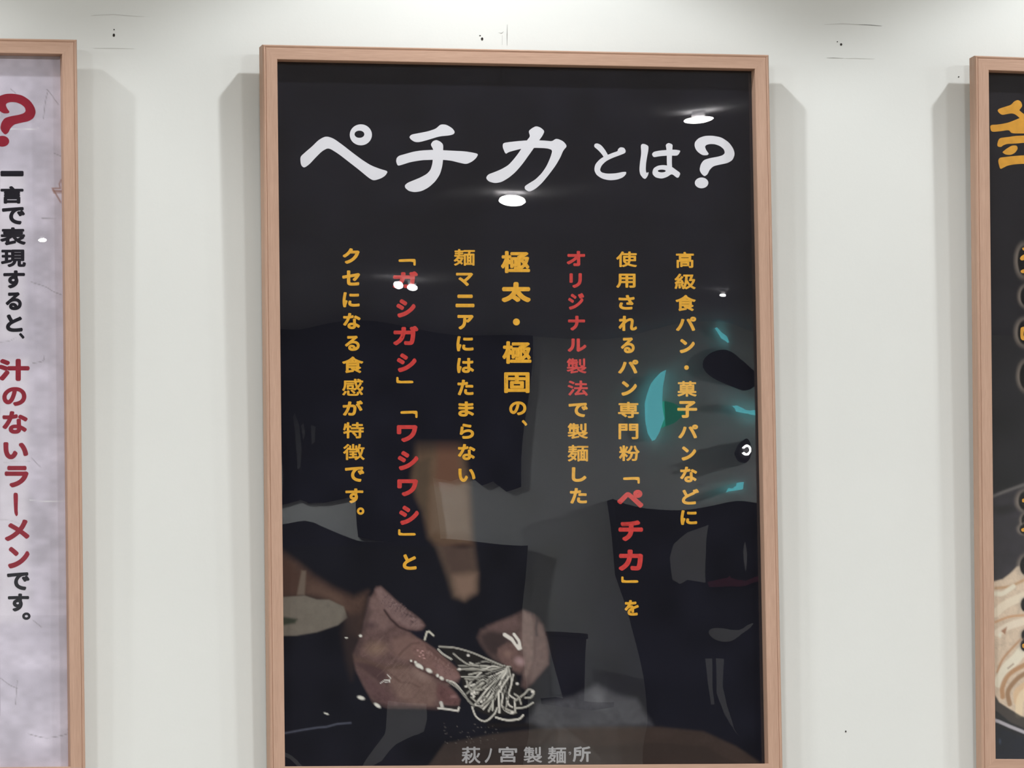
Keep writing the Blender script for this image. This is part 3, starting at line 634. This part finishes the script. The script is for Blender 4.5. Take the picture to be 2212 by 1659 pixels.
column([('使', 1331, 1376, 543, 577, Y, D_), ('用', 1331, 1373, 591, 622, Y, 1.3), ('さ', 1336, 1371, 637, 669, Y), ('れ', 1336, 1376, 682, 715, Y), ('る', 1341, 1371, 729, 763, Y), ('パ', 1335, 1379, 777, 807, Y), ('ン', 1342, 1376, 823, 855, Y, 2.0), ('専', 1335, 1380, 868, 903, Y, D_),
        ('門', 1336, 1379, 915, 949, Y, D_), ('粉', 1337, 1382, 962, 996, Y, D_), ('[', 1346, 1382, 1031, 1045, Y), ('ペ', 1333, 1390, 1058, 1097, R_, 3.0), ('チ', 1336, 1389, 1124, 1169, R_, 2.8), ('カ', 1336, 1389, 1187, 1233, R_, 2.8), (']', 1342, 1379, 1245, 1259, Y), ('を', 1349, 1380, 1296, 1330, Y)], 'yellow lettering column with three large red characters')
column([('オ', 1224, 1264, 542, 575, R_, 1.8), ('リ', 1230, 1257, 590, 622, R_, 1.8), ('ジ', 1227, 1262, 633, 669, R_, 1.6), ('ナ', 1227, 1264, 682, 714, R_, 1.8), ('ル', 1226, 1267, 731, 760, R_, 1.8), ('製', 1224, 1267, 774, 807, R_, 0.9), ('法', 1226, 1270, 822, 855, R_, D_),
        ('で', 1228, 1270, 870, 901, Y), ('製', 1226, 1270, 914, 948, Y, 0.9), ('麺', 1226, 1271, 961, 997, Y, 0.9), ('し', 1235, 1267, 1009, 1041, Y, 1.9), ('た', 1231, 1268, 1054, 1088, Y)], 'column of red lettering turning yellow in its lower half')
column([('極', 1082, 1145, 542, 590, Y, 2.0), ('太', 1083, 1147, 609, 653, Y, 3.2), ('.', 1108, 1123, 688, 703, Y), ('極', 1085, 1148, 737, 786, Y, 2.0), ('固', 1089, 1144, 804, 849, Y, 2.0), ('の', 1100, 1137, 867, 897, Y), ('、', 1127, 1139, 907, 920, Y, 1.3)], 'column of larger yellow lettering at the middle')
column([('麺', 980, 1026, 538, 574, Y, 0.9), ('マ', 985, 1022, 589, 618, Y), ('ニ', 984, 1025, 636, 664, Y, 2.2), ('ア', 988, 1023, 680, 712, Y, 1.9), ('に', 986, 1023, 726, 759, Y), ('は', 987, 1024, 773, 806, Y), ('た', 988, 1023, 820, 854, Y), ('ま', 990, 1024, 867, 900, Y), ('ら', 993, 1024, 915, 948, Y), ('な', 989, 1027, 959, 994, Y), ('い', 990, 1027, 1012, 1041, Y)], 'yellow lettering column left of the larger one')
column([('[', 861, 898, 560, 574, Y), ('ガ', 848, 903, 586, 623, R_, 2.5), ('シ', 856, 898, 646, 686, R_, 2.6), ('ガ', 849, 904, 704, 746, R_, 2.5), ('シ', 857, 900, 763, 804, R_, 2.6), (']', 856, 893, 814, 828, Y), ('[', 865, 902, 888, 903, Y), ('ワ', 857, 902, 918, 955, R_, 2.6), ('シ', 859, 904, 974, 1016, R_, 2.6), ('ワ', 858, 903, 1035, 1072, R_, 2.6), ('シ', 862, 905, 1092, 1134, R_, 2.6), (']', 860, 898, 1143, 1157, Y), ('と', 870, 900, 1197, 1231, Y, 2.0)], 'column of large red characters between yellow brackets')
column([('ク', 740, 777, 536, 570, Y, 1.9), ('セ', 739, 778, 584, 617, Y, 1.9), ('に', 740, 777, 631, 664, Y), ('な', 741, 779, 676, 711, Y), ('る', 745, 777, 725, 758, Y), ('食', 739, 785, 770, 806, Y, 1.3), ('感', 739, 785, 818, 855, Y, 0.9), ('が', 740, 784, 865, 898, Y), ('特', 741, 786, 912, 947, Y, D_), ('徴', 741, 788, 959, 994, Y, 0.9), ('で', 745, 787, 1008, 1041, Y), ('す', 746, 785, 1055, 1087, Y), ('。', 771, 787, 1096, 1112, Y, 1.4)], 'yellow lettering column nearest the left frame rail')
k = Ink(MC, INK_Y)
for ch, x0, x1, y0, y1, r in (('萩', 997, 1038, 1613, 1649, 0.8), ('ノ', 1047, 1063, 1616, 1648, 1.1), ('宮', 1077, 1117, 1613, 1647, 0.9), ('製', 1131, 1171, 1613, 1648, 0.7), ('麺', 1183, 1223, 1613, 1649, 0.7), ('ラ', 1228, 1234, 1624, 1631, 0.3), ('所', 1237, 1276, 1612, 1646, 1.0)):
    k.char(ch, (x0, x1, y0, y1), 0, r, 8)
k.build('maker_lettering', [M_GREY], pr, 'grey lettering along the bottom edge')
sheet(centre, 0.7)

# --- left poster
pl = printed(left, ML, graded(-W2, W2, W2 - 0.115, W2, 0.0012, 0.03), -graded(0, H, 0, H, 0.0014, 0.0014), (190, 184, 194), paint_paper)
k = Ink(ML, INK_Y)
LQ = lambda pts: crop(0, 60, 3.318, [((x - 1797) * 0.907 + 257, (y - 712) * 0.907 + 472) for x, y in pts])
k.outline([LQ(QMARK)]); k.outline([LQ(QDOT)])
k.build('title_lettering', [M_CRIMSON], pl, 'red question mark')
k = Ink(ML, INK_Y)
for ch, x0, x1, y0, y1, mi, r in (('一', 1, 51, 369, 381, 0, 2.2), ('言', 1, 51, 402, 440, 0, 1.9), ('で', 4, 54, 447, 485, 0, 2.0), ('表', 0, 56, 491, 530, 0, 1.9), ('現', 2, 56, 539, 577, 0, 1.7), ('す', 7, 54, 584, 623, 0, 2.0), ('る', 12, 47, 631, 670, 0, 2.0), ('と', 13, 49, 679, 717, 0, 2.2), ('、', 41, 53, 719, 732, 0, 1.4),
                               ('汁', -4, 64, 775, 823, 1, 3.0), ('の', 5, 57, 836, 877, 1, 2.4), ('な', 5, 60, 888, 937, 1, 2.4), ('い', 7, 61, 955, 992, 1, 2.8), ('ラ', 10, 62, 1006, 1053, 1, 2.8), ('メ', 10, 64, 1122, 1169, 1, 2.6), ('ン', 17, 64, 1181, 1228, 1, 2.8), ('で', 15, 64, 1236, 1275, 0, 2.0), ('す', 17, 63, 1282, 1321, 0, 2.0), ('。', 48, 66, 1323, 1339, 0, 1.6)):
    k.char(ch, (x0, x1, y0, y1), mi, r)
k.outline([[(29, 1068), (31, 1064), (38, 1065), (39, 1072), (38, 1100), (39, 1112), (35, 1116), (31, 1108), (30, 1090)]], 1)
k.build('lettering_column', [M_INKBLACK, M_CRIMSON], pl, 'lettering column, black at both ends and red between')
sheet(left, 2.1, 6e-5)

# --- right poster
pg = printed(right, MR, graded(-W2, W2, -W2, -W2 + 0.05, 0.0012, 0.03), -graded(0, H, 0.16, H, 0.0014, 0.02), (30, 29, 33), paint_bowl)
E4 = lambda pts: crop(1950, 100, 4.366, pts)
k = Ink(MR, INK_Y)
big = [[(893, 608), (905, 590), (960, 572), (1022, 553), (1050, 520), (1085, 505), (1115, 520), (1130, 560), (1110, 590), (1097, 603), (1144, 640), (1240, 700), (1230, 730), (1120, 690), (1060, 640), (1025, 632), (980, 640), (940, 648), (915, 635)],
       [(823, 742), (900, 738), (990, 722), (1060, 695), (1113, 672), (1170, 640), (1260, 640), (1260, 822), (1144, 822), (1025, 822), (1003, 788), (930, 800), (850, 808), (830, 795)],
       [(890, 930), (900, 890), (912, 870), (935, 862), (1000, 855), (1060, 845), (1144, 842), (1260, 840), (1260, 908), (1144, 910), (1060, 918), (985, 920), (945, 935), (930, 950), (900, 948)],
       [(938, 1000), (955, 985), (980, 965), (1030, 935), (1075, 935), (1087, 965), (1060, 1005), (1020, 1025), (970, 1022)],
       [(900, 1075), (915, 1050), (960, 1045), (1040, 1035), (1144, 1028), (1260, 1026), (1260, 1105), (1144, 1108), (1060, 1112), (990, 1125), (950, 1145), (920, 1160), (905, 1110)]]
for n_, p in enumerate(big):
    k.outline([E4(p)], 0, 2, 1e-6 * n_)
    k.outline([E4([(2500 - x, y) for x, y in reversed(p)])], 0, 2, 1e-6 * (n_ + 6))
k.outline([E4([(1215, 840), (1285, 840), (1285, 1100), (1215, 1100)])], 0, 1, 2e-5)
k.build('title_lettering', [M_GOLD], pg, 'large golden title character')
k = Ink(MR, INK_Y)
F5 = lambda pts: crop(1950, 500, 3.072, pts)
G5 = lambda pts: crop(1950, 1020, 2.595, pts)
for p in (F5([(790, 110), (812, 104), (840, 112), (840, 130), (800, 128)]), F5([(776, 178), (790, 160), (812, 150), (840, 140), (840, 175), (800, 192), (785, 192)]), F5([(780, 262), (800, 250), (840, 246), (840, 275), (790, 278)]),
          F5([(780, 640), (800, 632), (840, 628), (840, 648), (804, 652), (800, 700), (840, 698), (840, 720), (782, 724)]), G5([(668, 150), (690, 146), (690, 168), (670, 170)]), G5([(662, 318), (690, 308), (690, 334), (668, 334)]), G5([(668, 965), (690, 956), (690, 985), (672, 986)])):
    k.outline([p], 0, 2)
k.build('lettering_column', [M_GOLD], pg, 'left edges of a column of outlined golden characters')
sheet(right, 3.9, 6e-5)

bpy.data.objects.remove(_fo); bpy.data.curves.remove(_fc)

# ------------------------------------------------------------------ marks on the wall
M_HOLE = plain('dark_hole', s2l((50, 46, 42)), 0.9); M_PENCIL = plain('pencil', s2l((150, 148, 142)), 0.8); M_SCUFF = plain('scuff', s2l((208, 208, 202)), 0.9)
def mark(name, pts, mat):
    v = [on_wall(x, y, -0.0004) for x, y in pts]; tri = tessellate_polygon([[Vector((q.x, q.z, 0)) for q in v]])
    return mesh_ob(name, v, tri, mat, WALL)
for x, y, a, b in ((246, 76, 2.6, 3.6), (246.5, 64, 1.3, 1.6), (1041.5, 84, 2.6, 3.4), (1037, 77, 1.8, 1.2), (1817, 96, 2.4, 2.8), (1809, 90, 1.2, 1.2), (1827, 1580, 1.6, 2.2), (2071, 166, 1.2, 1.6)):
    mark('nail_hole', ell(x, y, a, b, 10), M_HOLE)
def stroke(name, pts, wd, mat):
    l, r = [], []
    for i, (x, y) in enumerate(pts):
        a = pts[max(0, i - 1)]; b = pts[min(len(pts) - 1, i + 1)]; dx, dy = b[0] - a[0], b[1] - a[1]; n = math.hypot(dx, dy)
        wv = wd * (0.35 if i in (0, len(pts) - 1) else 1); l.append((x - dy / n * wv / 2, y + dx / n * wv / 2)); r.append((x + dy / n * wv / 2, y - dx / n * wv / 2))
    mark(name, l + r[::-1], mat)
stroke('pencil_mark', [(1096, 53), (1095.5, 75), (1095.5, 98)], 1.5, M_PENCIL); stroke('pencil_mark', [(1085, 76), (1085, 97)], 0.9, M_PENCIL); stroke('pencil_mark', [(1077, 70), (1083, 72), (1088, 68)], 1.0, M_PENCIL)
stroke('scuff_mark', [(196, 34), (205, 33), (245, 31), (280, 34), (312, 36)], 1.3, M_SCUFF); stroke('scuff_mark', [(202, 104), (240, 104), (290, 105)], 1.4, M_SCUFF)
stroke('scuff_mark', [(1780, 53), (1820, 51), (1860, 53), (1905, 56)], 1.6, M_SCUFF); stroke('scuff_mark', [(1855, 53), (1880, 54), (1905, 56)], 1.0, M_PENCIL); stroke('scuff_mark', [(1786, 125), (1800, 125), (1822, 126)], 1.1, M_PENCIL); stroke('scuff_mark', [(1822, 126), (1850, 126), (1890, 127)], 1.2, M_SCUFF)

# ------------------------------------------------------------------ lamps over the posters and added fill lamps in the room
M_LENS = emitter('lamp_lens', (1, 0.97, 0.9), 12.0)
def spot_fitting(lx, label):
    root = empty('spot_lamp', (lx, LAMP_Y, CEIL)); tag(root, label, 'lamp', 'small spot lamps over the posters')
    dz = LAMP_Z - CEIL
    lathe('canopy', [(0, 0), (0.035, 0), (0.035, -0.012), (0.0, -0.012)], M_BLACK, root)
    lathe('stem', [(0.006, -0.012), (0.006, dz + 0.055)], M_BLACK, root)
    lathe('lamp_head', [(0.0, dz + 0.06), (0.02, dz + 0.058), (0.024, dz + 0.03), (0.03, dz + 0.012), (0.028, dz + 0.012), (0.018, dz + 0.03), (0, dz + 0.032)], M_BLACK, root)
    lathe('lens', [(0, dz + 0.028), (0.018, dz + 0.028)], M_LENS, root)
for (lx, _), nm in zip(POSTER_LAMPS, ('pale paper poster', 'black poster with the white title', 'black poster with the golden character')):
    spot_fitting(lx, 'small black spot lamp hung from the ceiling above the ' + nm)
M_TRIM = plain('white_metal', (0.8, 0.8, 0.8), 0.4)
ORD = ('first', 'second', 'third', 'fourth', 'fifth', 'sixth')
for pos, row in ((DOWN, 'nearest the poster wall'), (FILL_BACK, 'nearest the far wall')):
    for i, (x, y) in enumerate(pos):
        root = empty('fill_lamp', (x, y, CEIL)); tag(root, 'added unseen round white ceiling downlight, %s from the west in the row %s' % (ORD[i], row), 'lamp', 'added round ceiling fill lights')
        lathe('trim_ring', [(0.105, 0), (0.13, 0), (0.13, -0.006), (0.12, -0.010), (0.105, -0.008)], M_TRIM, root)

for (x, y), d in zip(WASH, ('west', 'east')):
    root = empty('wall_fill_lamp', (x, y, CEIL)); tag(root, 'small black lamp added to brighten the far wall from its %s side' % d, 'lamp', 'added fill lamps at the far wall')
    lathe('mount', [(0, 0), (0.03, 0), (0.03, -0.012), (0.008, -0.016), (0.008, -0.06)], M_BLACK, root)
    q = (Vector((x, y, CEIL - 0.10)) - Vector((1.7, -7.3, TOP_Z - 0.4))).to_track_quat('Z', 'Y').to_matrix().to_4x4()
    lathe('lamp_head', [(0, 0.06), (0.03, 0.055), (0.036, 0.01), (0.04, 0.004), (0.036, 0.004), (0.03, 0.02), (0, 0.02)], M_BLACK, root, mtx=Matrix.Translation((0, 0, -0.10)) @ q)

# bare bulbs under the ceiling, seen again as bright spots in the acrylic
M_BULB = emitter('glowing_bulb', (1, 0.98, 0.95), 45.0)
def bulb(px, py, zc, rx, rz, label, mat=None):
    lo, hi = -7.2, -1.0
    for _ in range(50):
        mid = (lo + hi) / 2; P = mirrored(px, py, mid, mat)
        if P.z > zc: lo = mid
        else: hi = mid
    P = mirrored(px, py, lo, mat)
    root = empty('ceiling_bulb', (P.x, P.y, CEIL)); tag(root, label, 'lamp', 'bare bulbs under the ceiling')
    dz = P.z - CEIL
    lathe('lamp_holder', [(0, 0), (0.012, 0), (0.012, -0.01), (0.006, -0.012), (0.006, dz + rz)], M_CEIL, root)
    prof = [(max(1e-4, rx * math.sin(math.pi * k / 12)), dz + rz * math.cos(math.pi * k / 12)) for k in range(13)]
    lathe('bulb', prof, M_BULB, root, 20)
bulb(1121, 437, CEIL - 0.018, 0.032, 0.012, 'wide flat glowing bulb reflected under the white title')
bulb(1520, 253, CEIL - 0.018, 0.026, 0.006, 'thin flat glowing bulb reflected above the white question mark')
bulb(875, 625, CEIL - 0.018, 0.014, 0.009, 'small glowing bulb reflected on the red lettering, left of a pair')
bulb(913, 628, CEIL - 0.018, 0.014, 0.007, 'small glowing bulb reflected beside the red lettering, right of a pair')
bulb(1570, 643, CEIL - 0.018, 0.013, 0.004, 'small glowing bulb reflected near the right frame rail')
bulb(95, 523, CEIL - 0.018, 0.008, 0.004, 'small glowing bulb reflected in the pale paper poster', ML)

# ------------------------------------------------------------------ things on the far wall, reflected in the acrylic
M_NAVY = noisy('navy_cloth', (0.012, 0.013, 0.022), 0.2, 30, 0.95, spec=0.05); M_DARK = noisy('dark_board', (0.016, 0.016, 0.020), 0.2, 12, 0.9, spec=0.05)
M_PALE = plain('pale_paper', (0.42, 0.41, 0.39), 0.9); M_BROWN = plain('dark_brown_plastic', (0.035, 0.026, 0.024), 0.8); M_TEAL = emitter('teal_light', (0.14, 0.60, 0.66), 5.5); M_GREEN = emitter('dim_green_light', (0.02, 0.42, 0.26), 1.6)
M_WINE = plain('wine_red_cloth', (0.20, 0.03, 0.06), 0.9)
def far(name, pts, yw, depth, mat, label, cat, group=None):
    P = [mirrored(x, y, yw) for x, y in pts]; base = Vector(P[0]); base = Vector((sum(p.x for p in P) / len(P), yw, min(p.z for p in P)))
    o = slab(name, [p - base for p in P], depth, mat); o.location = base
    return tag(o, label, cat, group)
far('noren_curtain', [(560, 690), (1130, 690), (1128, 820), (1130, 1040), (1100, 1050), (1070, 1034), (1040, 1046), (1010, 1030), (960, 1050), (915, 1048), (922, 1166), (870, 1160), (812, 1150), (808, 1070), (740, 1085), (680, 1090), (630, 1082), (560, 1092)], YB + 0.014, 0.012, M_NAVY, 'dark navy shop curtain with wavy hem on the far wall', 'curtain')
far('menu_board', [(560, 1136), (650, 1132), (700, 1134), (735, 1142), (810, 1158), (1146, 1164), (1142, 1250), (1132, 1330), (1128, 1420), (1132, 1780), (560, 1780)], YB + 0.05, 0.03, M_DARK, 'large dark board on the far wall below the curtain', 'board')
far('wall_cabinet', [(1318, 1070), (1350, 1080), (1400, 1088), (1500, 1092), (1720, 1088), (1720, 1780), (1412, 1780), (1405, 1560), (1395, 1500), (1368, 1330), (1345, 1260), (1330, 1150)], YB + 0.08, 0.08, M_DARK, 'tall dark cabinet on the far wall right of the pale strip', 'cabinet')
CAB = YB + 0.082
far('apron', [(1470, 1262), (1472, 1215), (1486, 1180), (1520, 1150), (1556, 1136), (1557, 1200), (1551, 1252), (1510, 1254), (1488, 1266)], CAB + 0.01, 0.008, M_PALE, 'grey apron hanging on the dark cabinet front', 'apron')
far('cloth', [(1556, 1250), (1590, 1240), (1612, 1212), (1616, 1232), (1598, 1252), (1558, 1258)], CAB + 0.01, 0.006, M_WINE, 'wine red cloth hanging beside the grey apron', 'cloth')
far('paper_plate', ell(1573, 1339, 36, 14), CAB + 0.01, 0.006, M_PALE, 'oval pale plate fixed to the cabinet front', 'plate')
far('streak_strip', [(1516, 1398), (1536, 1396), (1531, 1470), (1536, 1522), (1526, 1522), (1518, 1460)], CAB + 0.01, 0.004, M_PALE, 'short pale strip added on the cabinet front for a reflected streak', 'paper strip', 'pale strips added on the far wall for reflected streaks')  # pale strips added to show as grey streaks in the acrylic
far('streak_strip', [(1548, 1394), (1570, 1394), (1563, 1470), (1576, 1522), (1602, 1588), (1627, 1612), (1600, 1590), (1568, 1550), (1544, 1490), (1546, 1440)], CAB + 0.01, 0.004, M_PALE, 'long curled pale strip added on the cabinet front for a reflected streak', 'paper strip', 'pale strips added on the far wall for reflected streaks')
far('streak_strip', [(840, 1513), (947, 1508), (947, 1537), (935, 1567), (902, 1585), (849, 1630), (819, 1672), (772, 1672), (819, 1585)], YB + 0.07, 0.004, M_PALE, 'broad bent pale strip added on the dark board for a reflected band', 'paper strip', 'pale strips added on the far wall for reflected streaks')
far('streak_strip', [(613, 1613), (655, 1618), (693, 1655), (680, 1668), (665, 1636), (640, 1626), (613, 1624)], YB + 0.07, 0.004, M_PALE, 'small curled pale strip added low on the dark board for a reflected streak', 'paper strip', 'pale strips added on the far wall for reflected streaks')
M_SLIP = plain('wisp_grey', (0.13, 0.13, 0.13), 0.9)  # for small grey slips added to show as wisps in the acrylic
for pts, lb in (([(622, 890), (632, 880), (645, 905), (648, 960), (632, 1005), (614, 1010), (616, 950)], 'largest grey slip added on the dark shop curtain for a reflected wisp'), ([(655, 905), (668, 898), (673, 925), (660, 937)], 'smallest grey slip added on the dark shop curtain for a reflected wisp'),
                ([(700, 900), (712, 905), (712, 940), (704, 946)], 'narrow grey slip added on the dark curtain for a reflected wisp, nearest its middle')):
    far('wisp_slip', pts, YB + 0.018, 0.003, M_SLIP, lb, 'paper slip', 'grey slips added on the shop curtain for reflected wisps')
far('oval_sign', ell(1570, 817, 58, 32), YB + 0.02, 0.02, M_DARK, 'dark oval sign on the pale far wall', 'sign')
for pts, mt, lb in (([(1436, 905), (1435, 870), (1442, 835), (1452, 818), (1455, 850), (1459, 880), (1464, 900), (1456, 922), (1448, 934), (1440, 922)], M_TEAL, 'tall teal glowing sign left of the oval sign'),
                    ([(1461, 872), (1474, 878), (1484, 886), (1490, 896), (1478, 908), (1466, 912), (1464, 892)], M_GREEN, 'dim green glowing sign beside the tall teal one'),
                    ([(1545, 734), (1558, 746), (1578, 755), (1582, 766), (1562, 758)], M_TEAL, 'teal glowing sign above the oval sign'),
                    ([(1555, 880), (1580, 886), (1600, 886), (1640, 882), (1640, 896), (1600, 891), (1558, 889)], M_TEAL, 'thin teal glowing sign below the oval sign'),
                    ([(1567, 1045), (1574, 1045), (1572, 1062), (1567, 1063)], M_TEAL, 'tiny teal glowing sign above the dark cabinet')):
    far('light_sign', pts, YB + 0.03, 0.03, mt, lb, 'light sign', 'coloured light signs on the far wall')
P = mirrored(1585, 970, YB + 0.05)
root = empty('ring_lamp', (P.x, P.y, P.z)); tag(root, 'small bright ring lamp on the far wall above the cabinet', 'lamp')
vs_, fs = [], []
for i in range(25):
    a = math.radians(-150 + 300 * i / 24)
    for j in range(8):
        b = 2 * math.pi * j / 8; r = 0.021 + 0.005 * math.cos(b); vs_.append((-r * math.cos(a) * -1, 0.005 * math.sin(b), r * math.sin(a) * 0.52))
for i in range(24):
    for j in range(8): fs.append((i * 8 + j, i * 8 + (j + 1) % 8, i * 8 + 8 + (j + 1) % 8, i * 8 + 8 + j))
mesh_ob('glowing_tube', vs_, fs, M_BULB, root, True)
lathe('wall_mount', [(0, -0.045), (0.03, -0.045), (0.03, -0.012), (0, -0.012)], M_BLACK, root, mtx=Matrix.Rotation(math.radians(-90), 4, 'X'))
# bucket on a bracket shelf against the pale strip of wall
a, b, c = mirrored(1197, 1382, YB + 0.1), mirrored(1290, 1382, YB + 0.1), mirrored(1262, 1505, YB + 0.1)
r1 = (b.x - a.x) / 2; hgt = a.z - c.z
root = empty('bucket', ((a.x + b.x) / 2, YB + 0.1, c.z)); tag(root, 'dark brown tapered bucket on a shelf against the far wall', 'bucket')
lathe('bucket_body', [(0, 0), (r1 * 0.52, 0), (r1 * 0.95, hgt), (r1 * 0.9, hgt), (r1 * 0.48, 0.01), (0, 0.01)], M_BROWN, root)
lathe('rim', [(r1 * 0.9, hgt - 0.006), (r1, hgt - 0.004), (r1, hgt + 0.004), (r1 * 0.9, hgt + 0.004)], M_BROWN, root)
tag(box('wall_shelf', (a.x - 0.02, YB, c.z - 0.012), (b.x + 0.02, YB + 0.2, c.z), M_BROWN), 'narrow dark wall shelf holding the brown bucket', 'shelf')
